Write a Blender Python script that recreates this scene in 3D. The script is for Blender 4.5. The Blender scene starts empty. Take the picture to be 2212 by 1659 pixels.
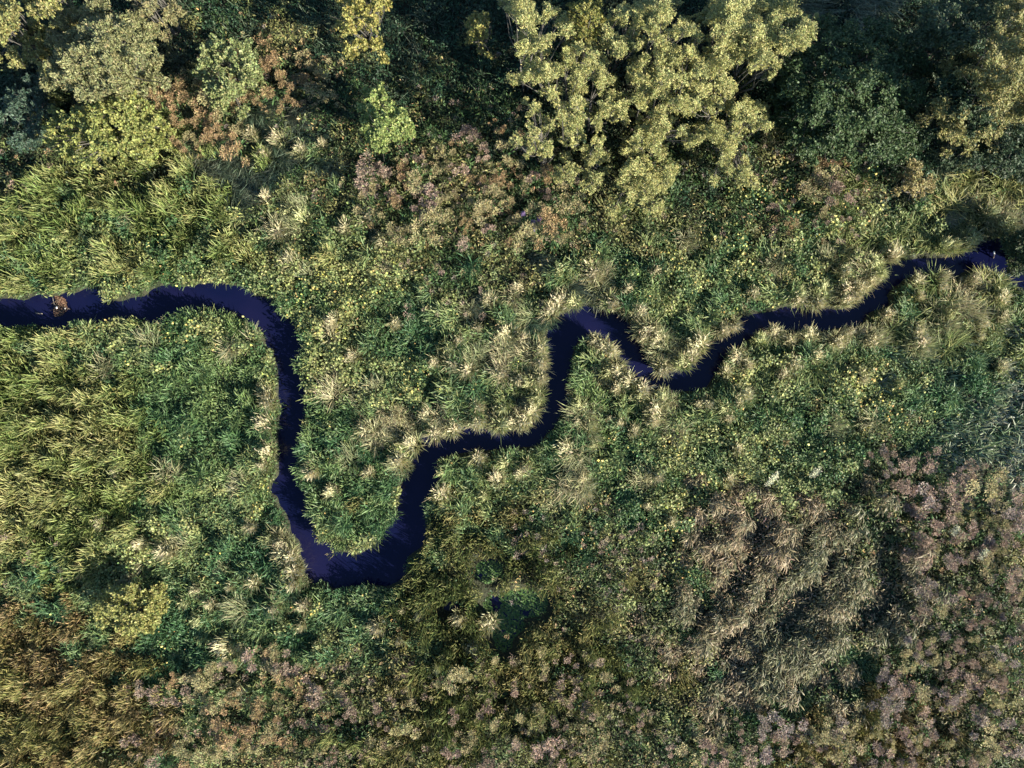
import bpy, math, random
import numpy as np
R_ = np.random.default_rng(11)
random.seed(5)
scn = bpy.context.scene
C = scn.collection

# ------------------------------------------------------------------ camera, sky, sun, exposure
CAM_H = 32.0
S = 40.0 / 2212.0                                  # metres of ground per photo unit
cam_d = bpy.data.cameras.new('camera')
cam_d.sensor_width = 36.0
cam_d.lens = 36.0 * CAM_H / 40.0
cam_d.clip_end = 600.0
cam = bpy.data.objects.new('camera', cam_d)
cam.location = (0, 0, CAM_H)
cam.rotation_euler = (0, 0, 0)
C.objects.link(cam)
scn.camera = cam

SUN_EL = math.radians(26.0)
SUN_DIR = np.array([0.86, -0.51])
SUN_DIR /= np.linalg.norm(SUN_DIR)
world = bpy.data.worlds.new('World')
scn.world = world
world.use_nodes = True
wn = world.node_tree.nodes
bg = wn.get('Background') or wn.new('ShaderNodeBackground')
sky = wn.new('ShaderNodeTexSky')
sky.sky_type = 'NISHITA'
sky.sun_disc = False
sky.sun_elevation = SUN_EL
sky.sun_rotation = math.atan2(SUN_DIR[0], SUN_DIR[1])
sky.air_density = 1.0
sky.dust_density = 0.3
sky.ozone_density = 4.0
world.node_tree.links.new(sky.outputs[0], bg.inputs[0])
bg.inputs[1].default_value = 0.072
sun_d = bpy.data.lights.new('sun', 'SUN')
sun_d.energy = 5.0
sun_d.angle = math.radians(0.5)
sun_d.color = (1.0, 0.93, 0.80)
sun = bpy.data.objects.new('sun', sun_d)
sun.location = (30, -18, 25)
ce = math.cos(SUN_EL)
d3 = np.array([SUN_DIR[0] * ce, SUN_DIR[1] * ce, math.sin(SUN_EL)])
import mathutils
sun.rotation_euler = mathutils.Vector(-d3).to_track_quat('-Z', 'Y').to_euler()
C.objects.link(sun)
scn.view_settings.view_transform = 'Standard'
scn.view_settings.look = 'None'
scn.view_settings.gamma = 1.0
scn.view_settings.use_curve_mapping = False
scn.view_settings.exposure = 1.5
scn.render.engine = 'CYCLES'
scn.cycles.max_bounces = 5
scn.cycles.diffuse_bounces = 3
scn.cycles.glossy_bounces = 2
scn.cycles.transmission_bounces = 3
scn.cycles.use_denoising = True
scn.cycles.caustics_reflective = False
scn.cycles.caustics_refractive = False

# ------------------------------------------------------------------ helpers
def P(x, y, h=0.0):
    """photo unit -> ground position of something whose top, at height h, shows there"""
    k = S * (CAM_H - h) / CAM_H
    return ((x - 1106.0) * k, (829.5 - y) * k)

class Noise:
    def __init__(self, seed, n=256):
        self.t = np.random.default_rng(seed).random((n, n)); self.n = n
    def __call__(self, x, y):
        x = np.asarray(x, float) + 1000.0; y = np.asarray(y, float) + 1000.0
        i = np.floor(x).astype(int); j = np.floor(y).astype(int)
        u = x - i; v = y - j
        u = u * u * (3 - 2 * u); v = v * v * (3 - 2 * v)
        n = self.n; t = self.t
        a = t[i % n, j % n]; b = t[(i + 1) % n, j % n]; c = t[i % n, (j + 1) % n]; d = t[(i + 1) % n, (j + 1) % n]
        return (a * (1 - u) + b * u) * (1 - v) + (c * (1 - u) + d * u) * v
    def fbm(self, x, y, o=3):
        s = 0; a = 0.5; tot = 0
        for k in range(o):
            s = s + a * self(x * 2 ** k + 17 * k, y * 2 ** k + 5 * k); tot += a; a *= 0.5
        return s / tot
N1, N2, N3, N4 = Noise(1), Noise(2), Noise(3), Noise(4)

class Acc:
    """collects triangles with a colour per vertex, then links them as ONE mesh object"""
    def __init__(self): self.v = []; self.f = []; self.c = []; self.n = 0
    def add(self, v, f, c):
        v = np.asarray(v, np.float32).reshape(-1, 3); f = np.asarray(f, np.int64).reshape(-1, 3)
        c = np.asarray(c, np.float32)
        if c.ndim == 1: c = np.repeat(c[None, :], len(v), 0)
        self.v.append(v); self.f.append(f + self.n); self.c.append(c); self.n += len(v)
    def mesh(self, name, mat):
        me = bpy.data.meshes.new(name)
        v = np.concatenate(self.v); f = np.concatenate(self.f); c = np.concatenate(self.c)
        me.vertices.add(len(v)); me.vertices.foreach_set('co', v.ravel())
        me.loops.add(f.size); me.loops.foreach_set('vertex_index', f.ravel().astype(np.int32))
        me.polygons.add(len(f))
        me.polygons.foreach_set('loop_start', np.arange(0, f.size, 3, dtype=np.int32))
        me.update(calc_edges=True)
        at = me.color_attributes.new('Col', 'FLOAT_COLOR', 'POINT')
        rgba = np.ones((len(v), 4), np.float32); rgba[:, :3] = np.clip(c, 0, 1)
        at.data.foreach_set('color', rgba.ravel())
        me.materials.append(mat)
        return me
    def obj(self, name, mat, parent=None, loc=None):
        o = bpy.data.objects.new(name, self.mesh(name, mat)); C.objects.link(o)
        if parent is not None: o.parent = parent
        if loc is not None: o.location = loc
        return o

def tag(o, label=None, cat=None, group=None, kind=None):
    if label: o['label'] = label
    if cat: o['category'] = cat
    if group: o['group'] = group
    if kind: o['kind'] = kind
    return o
def empty(name, loc):
    o = bpy.data.objects.new(name, None); o.location = loc; o.empty_display_size = 0.3; C.objects.link(o); return o

def U(a, b, n): return R_.uniform(a, b, n)
def blades(A, base, az, L, lean, droop, w, c0, c1, tipw=0.0):
    """ribbon leaves: base -> middle -> tip, bending outwards"""
    n = len(base)
    if n == 0: return
    d = np.stack([np.cos(az), np.sin(az), np.zeros(n)], 1)
    up = np.array([0, 0, 1.0])
    a2 = lean + droop
    p1 = base + L[:, None] * 0.55 * (np.sin(lean)[:, None] * d + np.cos(lean)[:, None] * up)
    p2 = p1 + L[:, None] * 0.45 * (np.sin(a2)[:, None] * d + np.cos(a2)[:, None] * up)
    ph = az + math.pi / 2 + R_.normal(0, 0.6, n)
    s = np.stack([np.cos(ph), np.sin(ph), R_.normal(0, 0.35, n)], 1) * (w[:, None] * 0.5)
    V = np.empty((n, 5, 3), np.float32)
    V[:, 0] = base - s * 0.7; V[:, 1] = base + s * 0.7; V[:, 2] = p1 - s; V[:, 3] = p1 + s; V[:, 4] = p2
    F = np.array([[0, 1, 3], [0, 3, 2], [2, 3, 4]])
    F = (np.arange(n)[:, None, None] * 5 + F[None]).reshape(-1, 3)
    Cc = np.empty((n, 5, 3), np.float32)
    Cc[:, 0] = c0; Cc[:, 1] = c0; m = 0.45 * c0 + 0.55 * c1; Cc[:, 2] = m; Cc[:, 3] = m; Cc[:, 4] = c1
    A.add(V.reshape(-1, 3), F, Cc.reshape(-1, 3))
def leaves(A, pos, az, pitch, L, w, col, fold=0.25):
    """broad leaves: a folded diamond from stalk to tip"""
    n = len(pos)
    if n == 0: return
    d = np.stack([np.cos(az) * np.cos(pitch), np.sin(az) * np.cos(pitch), np.sin(pitch)], 1)
    ph = az + math.pi / 2
    s = np.stack([np.cos(ph), np.sin(ph), R_.normal(0, 0.3, n)], 1)
    V = np.empty((n, 4, 3), np.float32)
    V[:, 0] = pos - d * L[:, None] * 0.5
    mid = pos + np.array([0, 0, 1.0]) * (w * fold)[:, None] * -1
    V[:, 1] = mid - s * (w * 0.5)[:, None] + np.array([0, 0, 1.0]) * (w * fold * 2)[:, None]
    V[:, 2] = pos + d * L[:, None] * 0.5
    V[:, 3] = mid + s * (w * 0.5)[:, None] + np.array([0, 0, 1.0]) * (w * fold * 2)[:, None]
    F = np.array([[0, 3, 2], [0, 2, 1]])
    F = (np.arange(n)[:, None, None] * 4 + F[None]).reshape(-1, 3)
    A.add(V.reshape(-1, 3), F, np.repeat(col, 4, 0))
def tube(A, pts, r0, r1, col, sides=5):
    pts = np.asarray(pts, float); n = len(pts)
    t = np.gradient(pts, axis=0); t /= np.linalg.norm(t, axis=1)[:, None] + 1e-9
    ref = np.where(np.abs(t[:, 2:3]) > 0.9, np.array([[1.0, 0, 0]]), np.array([[0, 0, 1.0]]))
    a = np.cross(t, ref); a /= np.linalg.norm(a, axis=1)[:, None] + 1e-9
    b = np.cross(t, a)
    r = np.linspace(r0, r1, n)
    th = np.arange(sides) / sides * 2 * math.pi
    V = pts[:, None] + r[:, None, None] * (np.cos(th)[None, :, None] * a[:, None] + np.sin(th)[None, :, None] * b[:, None])
    F = []
    for i in range(n - 1):
        for k in range(sides):
            q = (k + 1) % sides
            F += [[i * sides + k, i * sides + q, (i + 1) * sides + q], [i * sides + k, (i + 1) * sides + q, (i + 1) * sides + k]]
    for k in range(1, sides - 1):
        F += [[0, k + 1, k], [(n - 1) * sides, (n - 1) * sides + k, (n - 1) * sides + k + 1]]
    A.add(V.reshape(-1, 3), F, np.asarray(col, np.float32))
def jit(c, n, s=0.18, hue=0.06):
    c = np.asarray(c, float)
    if c.ndim == 1: c = np.repeat(c[None], n, 0)
    return np.clip(c * (1 + R_.normal(0, s, (n, 1))) * (1 + R_.normal(0, hue, (n, 3))), 0.004, 0.95)

# ------------------------------------------------------------------ materials
def mat_new(name):
    m = bpy.data.materials.new(name); m.use_nodes = True
    nt = m.node_tree; nt.nodes.clear()
    return m, nt, nt.nodes, nt.links
def leaf_material(name, rough=0.55, spec=0.25, trans=0.3, vary=0.0):
    m, nt, n, l = mat_new(name)
    out = n.new('ShaderNodeOutputMaterial')
    at = n.new('ShaderNodeAttribute'); at.attribute_name = 'Col'
    col = at.outputs['Color']
    if vary:
        oi = n.new('ShaderNodeObjectInfo')
        hsv = n.new('ShaderNodeHueSaturation')
        mr = n.new('ShaderNodeMapRange'); mr.inputs[3].default_value = 1 - vary; mr.inputs[4].default_value = 1 + vary
        l.new(oi.outputs['Random'], mr.inputs[0]); l.new(mr.outputs[0], hsv.inputs['Value'])
        m2 = n.new('ShaderNodeMath'); m2.operation = 'MULTIPLY_ADD'; m2.inputs[1].default_value = 7.31
        fr = n.new('ShaderNodeMath'); fr.operation = 'FRACT'
        l.new(oi.outputs['Random'], m2.inputs[0]); l.new(m2.outputs[0], fr.inputs[0])
        mr2 = n.new('ShaderNodeMapRange'); mr2.inputs[3].default_value = 0.493; mr2.inputs[4].default_value = 0.508
        l.new(fr.outputs[0], mr2.inputs[0]); l.new(mr2.outputs[0], hsv.inputs['Hue'])
        l.new(col, hsv.inputs['Color']); col = hsv.outputs[0]
    b = n.new('ShaderNodeBsdfPrincipled')
    b.inputs['Roughness'].default_value = rough
    b.inputs['Specular IOR Level'].default_value = spec
    l.new(col, b.inputs['Base Color'])
    t = n.new('ShaderNodeBsdfTranslucent'); l.new(col, t.inputs['Color'])
    mx = n.new('ShaderNodeMixShader'); mx.inputs[0].default_value = trans
    l.new(b.outputs[0], mx.inputs[1]); l.new(t.outputs[0], mx.inputs[2]); l.new(mx.outputs[0], out.inputs[0])
    return m
M_leaf = leaf_material('leaf', 0.5, 0.3, 0.3)
M_reed = leaf_material('reed_leaf', 0.5, 0.3, 0.22)
M_tuss = leaf_material('dry_grass', 0.6, 0.2, 0.22, 0.16)
M_seed = leaf_material('seed_head', 0.8, 0.1, 0.2, 0.22)
M_gloss = leaf_material('glossy_leaf', 0.42, 0.5, 0.12)
def bark_material():
    m, nt, n, l = mat_new('bark')
    out = n.new('ShaderNodeOutputMaterial'); b = n.new('ShaderNodeBsdfPrincipled')
    at = n.new('ShaderNodeAttribute'); at.attribute_name = 'Col'
    tc = n.new('ShaderNodeTexCoord'); nz = n.new('ShaderNodeTexNoise'); nz.inputs['Scale'].default_value = 22
    l.new(tc.outputs['Object'], nz.inputs['Vector'])
    mx = n.new('ShaderNodeMix'); mx.data_type = 'RGBA'; mx.blend_type = 'MULTIPLY'; mx.inputs[0].default_value = 0.7
    l.new(at.outputs['Color'], mx.inputs[6]); l.new(nz.outputs[0], mx.inputs[7])
    l.new(mx.outputs[2], b.inputs['Base Color']); b.inputs['Roughness'].default_value = 0.85
    l.new(b.outputs[0], out.inputs[0]); return m
M_bark = bark_material()
def ground_material():
    m, nt, n, l = mat_new('peat_soil')
    out = n.new('ShaderNodeOutputMaterial'); b = n.new('ShaderNodeBsdfPrincipled')
    tc = n.new('ShaderNodeTexCoord'); nz = n.new('ShaderNodeTexNoise'); nz.inputs['Scale'].default_value = 1.3; nz.inputs['Detail'].default_value = 8
    cr = n.new('ShaderNodeValToRGB')
    cr.color_ramp.elements[0].color = (0.012, 0.013, 0.008, 1); cr.color_ramp.elements[1].color = (0.045, 0.05, 0.022, 1)
    l.new(tc.outputs['Object'], nz.inputs['Vector']); l.new(nz.outputs[0], cr.inputs[0]); l.new(cr.outputs[0], b.inputs['Base Color'])
    b.inputs['Roughness'].default_value = 0.95
    bp = n.new('ShaderNodeBump'); bp.inputs['Strength'].default_value = 0.8; bp.inputs['Distance'].default_value = 0.1
    nz2 = n.new('ShaderNodeTexNoise'); nz2.inputs['Scale'].default_value = 9; l.new(tc.outputs['Object'], nz2.inputs['Vector'])
    l.new(nz2.outputs[0], bp.inputs['Height']); l.new(bp.outputs[0], b.inputs['Normal'])
    l.new(b.outputs[0], out.inputs[0]); return m
def water_material():
    m, nt, n, l = mat_new('river_water')
    out = n.new('ShaderNodeOutputMaterial'); b = n.new('ShaderNodeBsdfPrincipled')
    tc = n.new('ShaderNodeTexCoord')
    nz = n.new('ShaderNodeTexNoise'); nz.inputs['Scale'].default_value = 0.35; nz.inputs['Detail'].default_value = 3
    cr = n.new('ShaderNodeValToRGB')
    cr.color_ramp.elements[0].position = 0.4; cr.color_ramp.elements[0].color = (0.0035, 0.0055, 0.028, 1)
    cr.color_ramp.elements[1].position = 0.72; cr.color_ramp.elements[1].color = (0.0085, 0.0085, 0.036, 1)
    l.new(tc.outputs['Object'], nz.inputs['Vector']); l.new(nz.outputs[0], cr.inputs[0]); l.new(cr.outputs[0], b.inputs['Base Color'])
    b.inputs['Roughness'].default_value = 0.06; b.inputs['IOR'].default_value = 1.33
    bp = n.new('ShaderNodeBump'); bp.inputs['Strength'].default_value = 0.06; bp.inputs['Distance'].default_value = 0.05
    nz2 = n.new('ShaderNodeTexNoise'); nz2.inputs['Scale'].default_value = 5; nz2.inputs['Detail'].default_value = 4
    l.new(tc.outputs['Object'], nz2.inputs['Vector']); l.new(nz2.outputs[0], bp.inputs['Height']); l.new(bp.outputs[0], b.inputs['Normal'])
    l.new(b.outputs[0], out.inputs[0]); return m
def plain_material(name, rough=0.8):
    m, nt, n, l = mat_new(name)
    out = n.new('ShaderNodeOutputMaterial'); b = n.new('ShaderNodeBsdfPrincipled')
    at = n.new('ShaderNodeAttribute'); at.attribute_name = 'Col'; l.new(at.outputs['Color'], b.inputs['Base Color'])
    b.inputs['Roughness'].default_value = rough; l.new(b.outputs[0], out.inputs[0]); return m
M_plain = plain_material('weathered_matter')

# ------------------------------------------------------------------ river outline (bank edges as seen from above)
UPPER = [(-60,652),(0,651),(32,656),(60,642),(95,647),(112,647),(120,637),(142,641),(170,627),(192,625),(200,640),(207,652),(240,660),(265,650),(300,646),(315,630),(335,622),(360,620),(375,627),(400,622),(425,618),(457,617),(487,622),(512,625),(532,635),(553,645),(578,650),(585,665),(600,685),(610,697),(620,702),(630,727),(640,742),(640,760),(625,772),(628,805),(638,829),(640,837),(650,854),(645,869),(638,892),(635,909),(638,937),(628,969),(623,989),(623,1024),(625,1042),(630,1059),(643,1074),(645,1097),(658,1119),(668,1142),(663,1157),(673,1172),(695,1187),(705,1202),(718,1212),(743,1214),(760,1219),(773,1217),(788,1207),(805,1194),(818,1179),(835,1162),(845,1139),(863,1129),(863,1112),(868,1084),(870,1062),(878,1044),(893,1024),(898,999),(910,984),(918,969),(918,952),(928,957),(940,959),(955,952),(973,953),(993,939),(1010,934),(1035,937),(1060,944),(1088,939),(1126,939),(1148,932),(1166,902),(1181,887),(1183,862),(1186,829),(1188,797),(1193,765),(1191,740),(1196,715),(1206,700),(1218,687),(1231,675),(1256,671),(1268,667),(1306,678),(1331,685),(1356,702),(1366,725),(1378,752),(1393,775),(1401,797),(1423,812),(1451,812),(1463,805),(1476,812),(1496,805),(1516,787),(1531,775),(1556,742),(1581,725),(1606,715),(1613,700),(1618,690),(1659,683),(1696,678),(1704,670),(1744,667),(1766,681),(1791,670),(1819,678),(1844,675),(1864,660),(1894,637),(1909,615),(1921,600),(1929,585),(1946,575),(1971,567),(2009,563),(2046,563),(2084,560),(2109,550),(2121,537),(2146,527),(2176,520),(2195,515),(2189,535),(2186,550),(2191,567),(2212,577),(2280,590)]
LOWER = [(2280,640),(2212,601),(2196,587),(2171,575),(2156,565),(2121,565),(2096,572),(2084,585),(2064,587),(2049,575),(2034,570),(2014,575),(1984,582),(1959,590),(1956,600),(1941,607),(1929,622),(1921,635),(1929,650),(1909,655),(1889,662),(1879,675),(1871,690),(1846,692),(1809,697),(1784,702),(1759,702),(1716,697),(1701,702),(1691,692),(1671,687),(1659,710),(1631,715),(1606,732),(1588,747),(1563,762),(1561,775),(1553,792),(1536,815),(1528,829),(1516,833),(1486,834),(1445,841),(1425,840),(1404,842),(1398,825),(1381,810),(1368,797),(1356,775),(1338,757),(1328,737),(1313,725),(1306,715),(1291,710),(1271,715),(1253,717),(1238,737),(1228,765),(1223,802),(1218,829),(1216,880),(1201,895),(1196,915),(1171,935),(1161,955),(1131,958),(1106,960),(1065,964),(1020,967),(990,972),(958,979),(935,989),(930,1004),(935,1019),(938,1039),(915,1067),(903,1084),(903,1099),(903,1129),(905,1154),(898,1182),(873,1199),(860,1214),(863,1229),(860,1244),(849,1257),(828,1266),(801,1261),(771,1264),(740,1266),(714,1270),(705,1257),(684,1253),(671,1261),(660,1244),(660,1234),(650,1204),(648,1172),(628,1152),(625,1129),(615,1107),(603,1092),(598,1072),(583,1062),(590,1047),(603,1037),(602,1019),(602,979),(600,942),(603,909),(608,879),(600,854),(602,829),(598,787),(590,762),(593,742),(573,740),(568,715),(553,696),(537,685),(515,675),(495,662),(462,662),(430,652),(400,660),(350,667),(340,682),(315,685),(300,675),(250,675),(225,682),(195,687),(160,685),(140,690),(120,702),(107,706),(80,697),(57,685),(22,690),(0,697),(-60,700)]
H_BANK = 0.55
RIVER = np.array([P(x, y, H_BANK) for x, y in UPPER + LOWER])
def inside(poly, x, y):
    c = np.zeros(x.shape, bool); n = len(poly)
    for i in range(n):
        x1, y1 = poly[i]; x2, y2 = poly[(i + 1) % n]
        if y1 == y2: continue
        m = (y1 > y) != (y2 > y)
        c ^= m & (x < (x2 - x1) * (y - y1) / (y2 - y1) + x1)
    return c
def edge_dist(poly, x, y):
    best = np.full(x.shape, 1e9); bx = np.zeros(x.shape); by = np.zeros(x.shape); n = len(poly)
    for i in range(n):
        a = poly[i]; b = poly[(i + 1) % n]; ab = b - a; L2 = ab @ ab + 1e-12
        t = np.clip(((x - a[0]) * ab[0] + (y - a[1]) * ab[1]) / L2, 0, 1)
        qx = a[0] + t * ab[0]; qy = a[1] + t * ab[1]
        d = (x - qx) ** 2 + (y - qy) ** 2; m = d < best
        best = np.where(m, d, best); bx = np.where(m, qx, bx); by = np.where(m, qy, by)
    return np.sqrt(best), bx, by
def river_sd(x, y):
    """signed distance to the bank (negative in the river) and direction towards the water"""
    d, qx, qy = edge_dist(RIVER, x, y); i = inside(RIVER, x, y)
    return np.where(i, -d, d), qx - x, qy - y
POOLS = [(1122,1308,72,32),(1095,1350,36,46),(1058,1238,34,28),(972,1312,26,16),(1092,1395,22,18),(1085,1500,16,14)]
def pool_sd(x, y):
    best = np.full(x.shape, 9.0)
    for px_, py_, rx, ry in POOLS:
        cx, cy = P(px_, py_); rx *= S; ry *= S
        q = np.sqrt(((x - cx) / rx) ** 2 + ((y - cy) / ry) ** 2) + (N2(x * 2.2, y * 2.2) - 0.5) * 0.5
        best = np.minimum(best, (q - 1) * min(rx, ry))
    return best

# ------------------------------------------------------------------ ground and water
def build_ground():
    xs = np.concatenate([[-200, -110, -60, -36], np.arange(-25, 25.01, 0.17), [36, 60, 110, 200]])
    ys = np.concatenate([[-200, -110, -60, -32], np.arange(-20, 20.01, 0.17), [32, 60, 110, 200]])
    X, Y = np.meshgrid(xs, ys); x = X.ravel(); y = Y.ravel()
    sd, _, _ = river_sd(x, y)
    land = 0.05 + (N1.fbm(x * 0.7, y * 0.7) - 0.5) * 0.22
    t = np.clip((sd - 0.12) / 0.3, -1, 1)
    z = np.where(sd < 0.42, np.where(t < 0, -0.28 + t * 0.7, -0.28 + t * 0.33), land)
    pd = pool_sd(x, y)
    z = np.where(pd < 0.3, np.minimum(z, -0.15 + pd * 0.6), z)
    far = (np.abs(x) > 25.5) | (np.abs(y) > 20.5)
    z = np.where(far, 0.0, z)
    nx = len(xs); ny = len(ys)
    i = (np.arange(ny - 1)[:, None] * nx + np.arange(nx - 1)[None]).ravel()
    F = np.concatenate([np.stack([i, i + 1, i + nx + 1], 1), np.stack([i, i + nx + 1, i + nx], 1)])
    A = Acc(); A.add(np.stack([x, y, z], 1), F, np.array([0.03, 0.03, 0.02]))
    o = A.obj('ground', ground_material()); tag(o, kind='structure')
    for p in o.data.polygons: p.use_smooth = True
    # the river's water sheet
    A = Acc()
    gx = np.linspace(-25, 25, 26); gy = np.linspace(-9.6, 7, 12)
    X, Y = np.meshgrid(gx, gy); x = X.ravel(); y = Y.ravel(); nx = 26; ny = 12
    i = (np.arange(ny - 1)[:, None] * nx + np.arange(nx - 1)[None]).ravel()
    F = np.concatenate([np.stack([i, i + 1, i + nx + 1], 1), np.stack([i, i + nx + 1, i + nx], 1)])
    A.add(np.stack([x, y, np.full(x.shape, -0.2)], 1), F, np.array([0.01, 0.01, 0.05]))
    wm = water_material()
    tag(A.obj('river_water', wm), kind='structure')
    A = Acc()
    x0, y0 = P(930, 1540); x1, y1 = P(1210, 1200)
    y1 = min(y1, -7.0)
    A.add([[x0, -13.4, -0.2], [x1, -13.4, -0.2], [x1, -9.61, -0.2], [x0, -9.61, -0.2]], [[0, 1, 2], [0, 2, 3]], np.array([0.01, 0.01, 0.05]))
    tag(A.obj('pond_water', wm), kind='structure')
build_ground()

# ------------------------------------------------------------------ vegetation map (each letter is about 1.8 m of marsh)
MAP = """FFFFFDFFFFFFFFFFFTTFFF
FFFDDDDFFFFFFFFFFFFFFF
FFFDTTDDDDDFFFFFFFFFFF
DRRRTTTDDDDDDDDDDDDFTT
RRRRRRMDDDDDDDDDDHHGGG
RMHHHHHHHDDDMMHHHHGGGG
RRHHHHHHHDMMTMMHMMGGGM
MMMLLLHHMMMTMMMMMMMMMM
RRRLLLHHHMMMLMMMMHHMSS
RRRLLLMLLMMMLMHHMHHMSS
RRRLHMMLLMMMMHHHHDDDSS
RRHHMMMLLBBMDHHWWWWDDD
MMHMMMMHBBBDDDDWWWWWDD
OOMMMMMMMBBBBDDWWWWWDD
OOOMMMMDDBBBBBDWWWMDDD
OOOOMDDDBBBBBDDMMMDODD
OOODDDDDBBDDDDDDDOOODD""".split('\n')  # F cells in the top clearing put the willows' shadow into plant colour
CREAM = [[(1281,585),(1255,640),(1205,690),(1182,760),(1172,860),(1135,925),(1060,930)],[(940,945),(1020,928)],[(1300,735),(1350,790),(1395,835),(1430,870)],[(1475,795),(1530,755),(1610,700)],
         [(1850,655),(1900,605),(1935,560)],[(1240,865),(1272,920)],[(600,1150),(645,1240)],[(905,962),(868,1000)],[(1700,705),(1885,728)],[(1385,690),(1430,780)],[(1120,700),(1085,790)],[(1010,780),(1090,740)],
         [(2050,560),(2120,515),(2185,480)],[(1780,650),(1830,610)],[(595,500),(650,440)],[(2000,740),(2050,690),(2100,620)],[(1240,1040),(1260,970)],[(800,925),(870,900)]]
TCODE = np.array([[ord(c) for c in row] for row in MAP])
def zone_of(x, y):
    n = len(x)
    u = x / S + 1106; v = 829.5 - y / S
    w = np.where(((u < 560) & (v > 800)) | ((u > 1550) & (v > 1080) & (v < 1480)) | ((u > 1990) & (v > 820) & (v < 1080)), 28, 62)
    u = u + (N3.fbm(x * 0.9, y * 0.9) - 0.5) * 190 + R_.normal(0, 1, n) * w; v = v + (N4.fbm(x * 0.9, y * 0.9) - 0.5) * 190 + R_.normal(0, 1, n) * w
    i = np.clip((u / 100).astype(int), 0, 21); j = np.clip((v / 100).astype(int), 0, 16)
    z = TCODE[j, i]
    d = np.full(n, 1e9)
    for line in CREAM:
        pts = np.array([P(a, b, 0.5) for a, b in line])
        for a, b in zip(pts[:-1], pts[1:]):
            ab = b - a; t = np.clip(((x - a[0]) * ab[0] + (y - a[1]) * ab[1]) / (ab @ ab), 0, 1)
            d = np.minimum(d, np.hypot(x - a[0] - t * ab[0], y - a[1] - t * ab[1]))
    z = np.where((d < 0.42 + R_.normal(0, 0.16, n)), ord('C'), z)
    m = np.isin(z, [ord('M'), ord('L'), ord('H')]) & (R_.random(n) < 0.035)
    return np.where(m, ord('C'), z)

def scatter(step, x0=-22.6, x1=22.6, y0=-17.2, y1=17.6):
    xs = np.arange(x0, x1, step); ys = np.arange(y0, y1, step)
    X, Y = np.meshgrid(xs, ys)
    x = X.ravel() + R_.uniform(-0.5, 0.5, X.size) * step; y = Y.ravel() + R_.uniform(-0.5, 0.5, X.size) * step
    return x, y
# clumps: every plant of the ground cover belongs to the nearest clump
CS = 0.52
gx0, gy0 = -23.4, -18.2; gnx = int(46.8 / CS) + 1; gny = int(36.6 / CS) + 1
cX = gx0 + (np.arange(gnx)[:, None] + R_.random((gnx, gny))) * CS
cY = gy0 + (np.arange(gny)[None, :] + R_.random((gnx, gny))) * CS
cR = R_.random((gnx, gny)); cP = R_.random((gnx, gny)); cA = R_.random((gnx, gny)) * 2 * math.pi
cZ = zone_of(cX.ravel(), cY.ravel()).reshape(gnx, gny)
def nearest_clump(x, y):
    i = np.floor((x - gx0) / CS).astype(int); j = np.floor((y - gy0) / CS).astype(int)
    best = np.full(x.shape, 1e9); bi = i.copy(); bj = j.copy()
    for di in (-1, 0, 1):
        for dj in (-1, 0, 1):
            a = np.clip(i + di, 0, gnx - 1); b = np.clip(j + dj, 0, gny - 1)
            d = (cX[a, b] - x) ** 2 + (cY[a, b] - y) ** 2
            m = d < best; best = np.where(m, d, best); bi = np.where(m, a, bi); bj = np.where(m, b, bj)
    return bi, bj, np.sqrt(best)
STEP = 0.19
ux, uy = scatter(STEP)
usd, udx, udy = river_sd(ux, uy)
upd = pool_sd(ux, uy)
keep = (usd > np.where((ux > 9.8) & (uy > 1.5), 0.42, np.where(ux > -4, 0.32, 0.24))) & (upd > 0.08)
ux, uy, usd, udx, udy = ux[keep], uy[keep], usd[keep], udx[keep], udy[keep]
ci, cj, cd = nearest_clump(ux, uy)
uz = cZ[ci, cj]
bank = usd < 0.6
hb = N1.fbm(ux * 0.55 + 40, uy * 0.55, 2)
# W: swathes of withered reeds run in ridges
rx = ux * 0.86 - uy * 0.5; ry = ux * 0.5 + uy * 0.86
ridge = N2.fbm(rx * 1.5, ry * 0.45, 2)
UH = (0.40 + 0.95 * cR[ci, cj] ** 1.2) * (0.7 + 0.6 * hb) * (1.12 - 0.5 * np.clip(cd / 0.4, 0, 1) ** 2)
UH = np.where(np.isin(uz, [ord('W'), ord('S')]), UH * np.clip(0.5 + 1.5 * (ridge - 0.32), 0.35, 1.4), UH)
PN = N3.fbm(ux * 0.45 + 9, uy * 0.45 + 3, 3)
PN = np.clip((PN - 0.5) * 1.6 + 0.12 + 0.75 * cP[ci, cj], 0, 1)
PN = np.clip(PN - 0.1, 0, 1)
CAZ = cA[ci, cj]
BAZ = np.arctan2(udy, udx)

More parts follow.
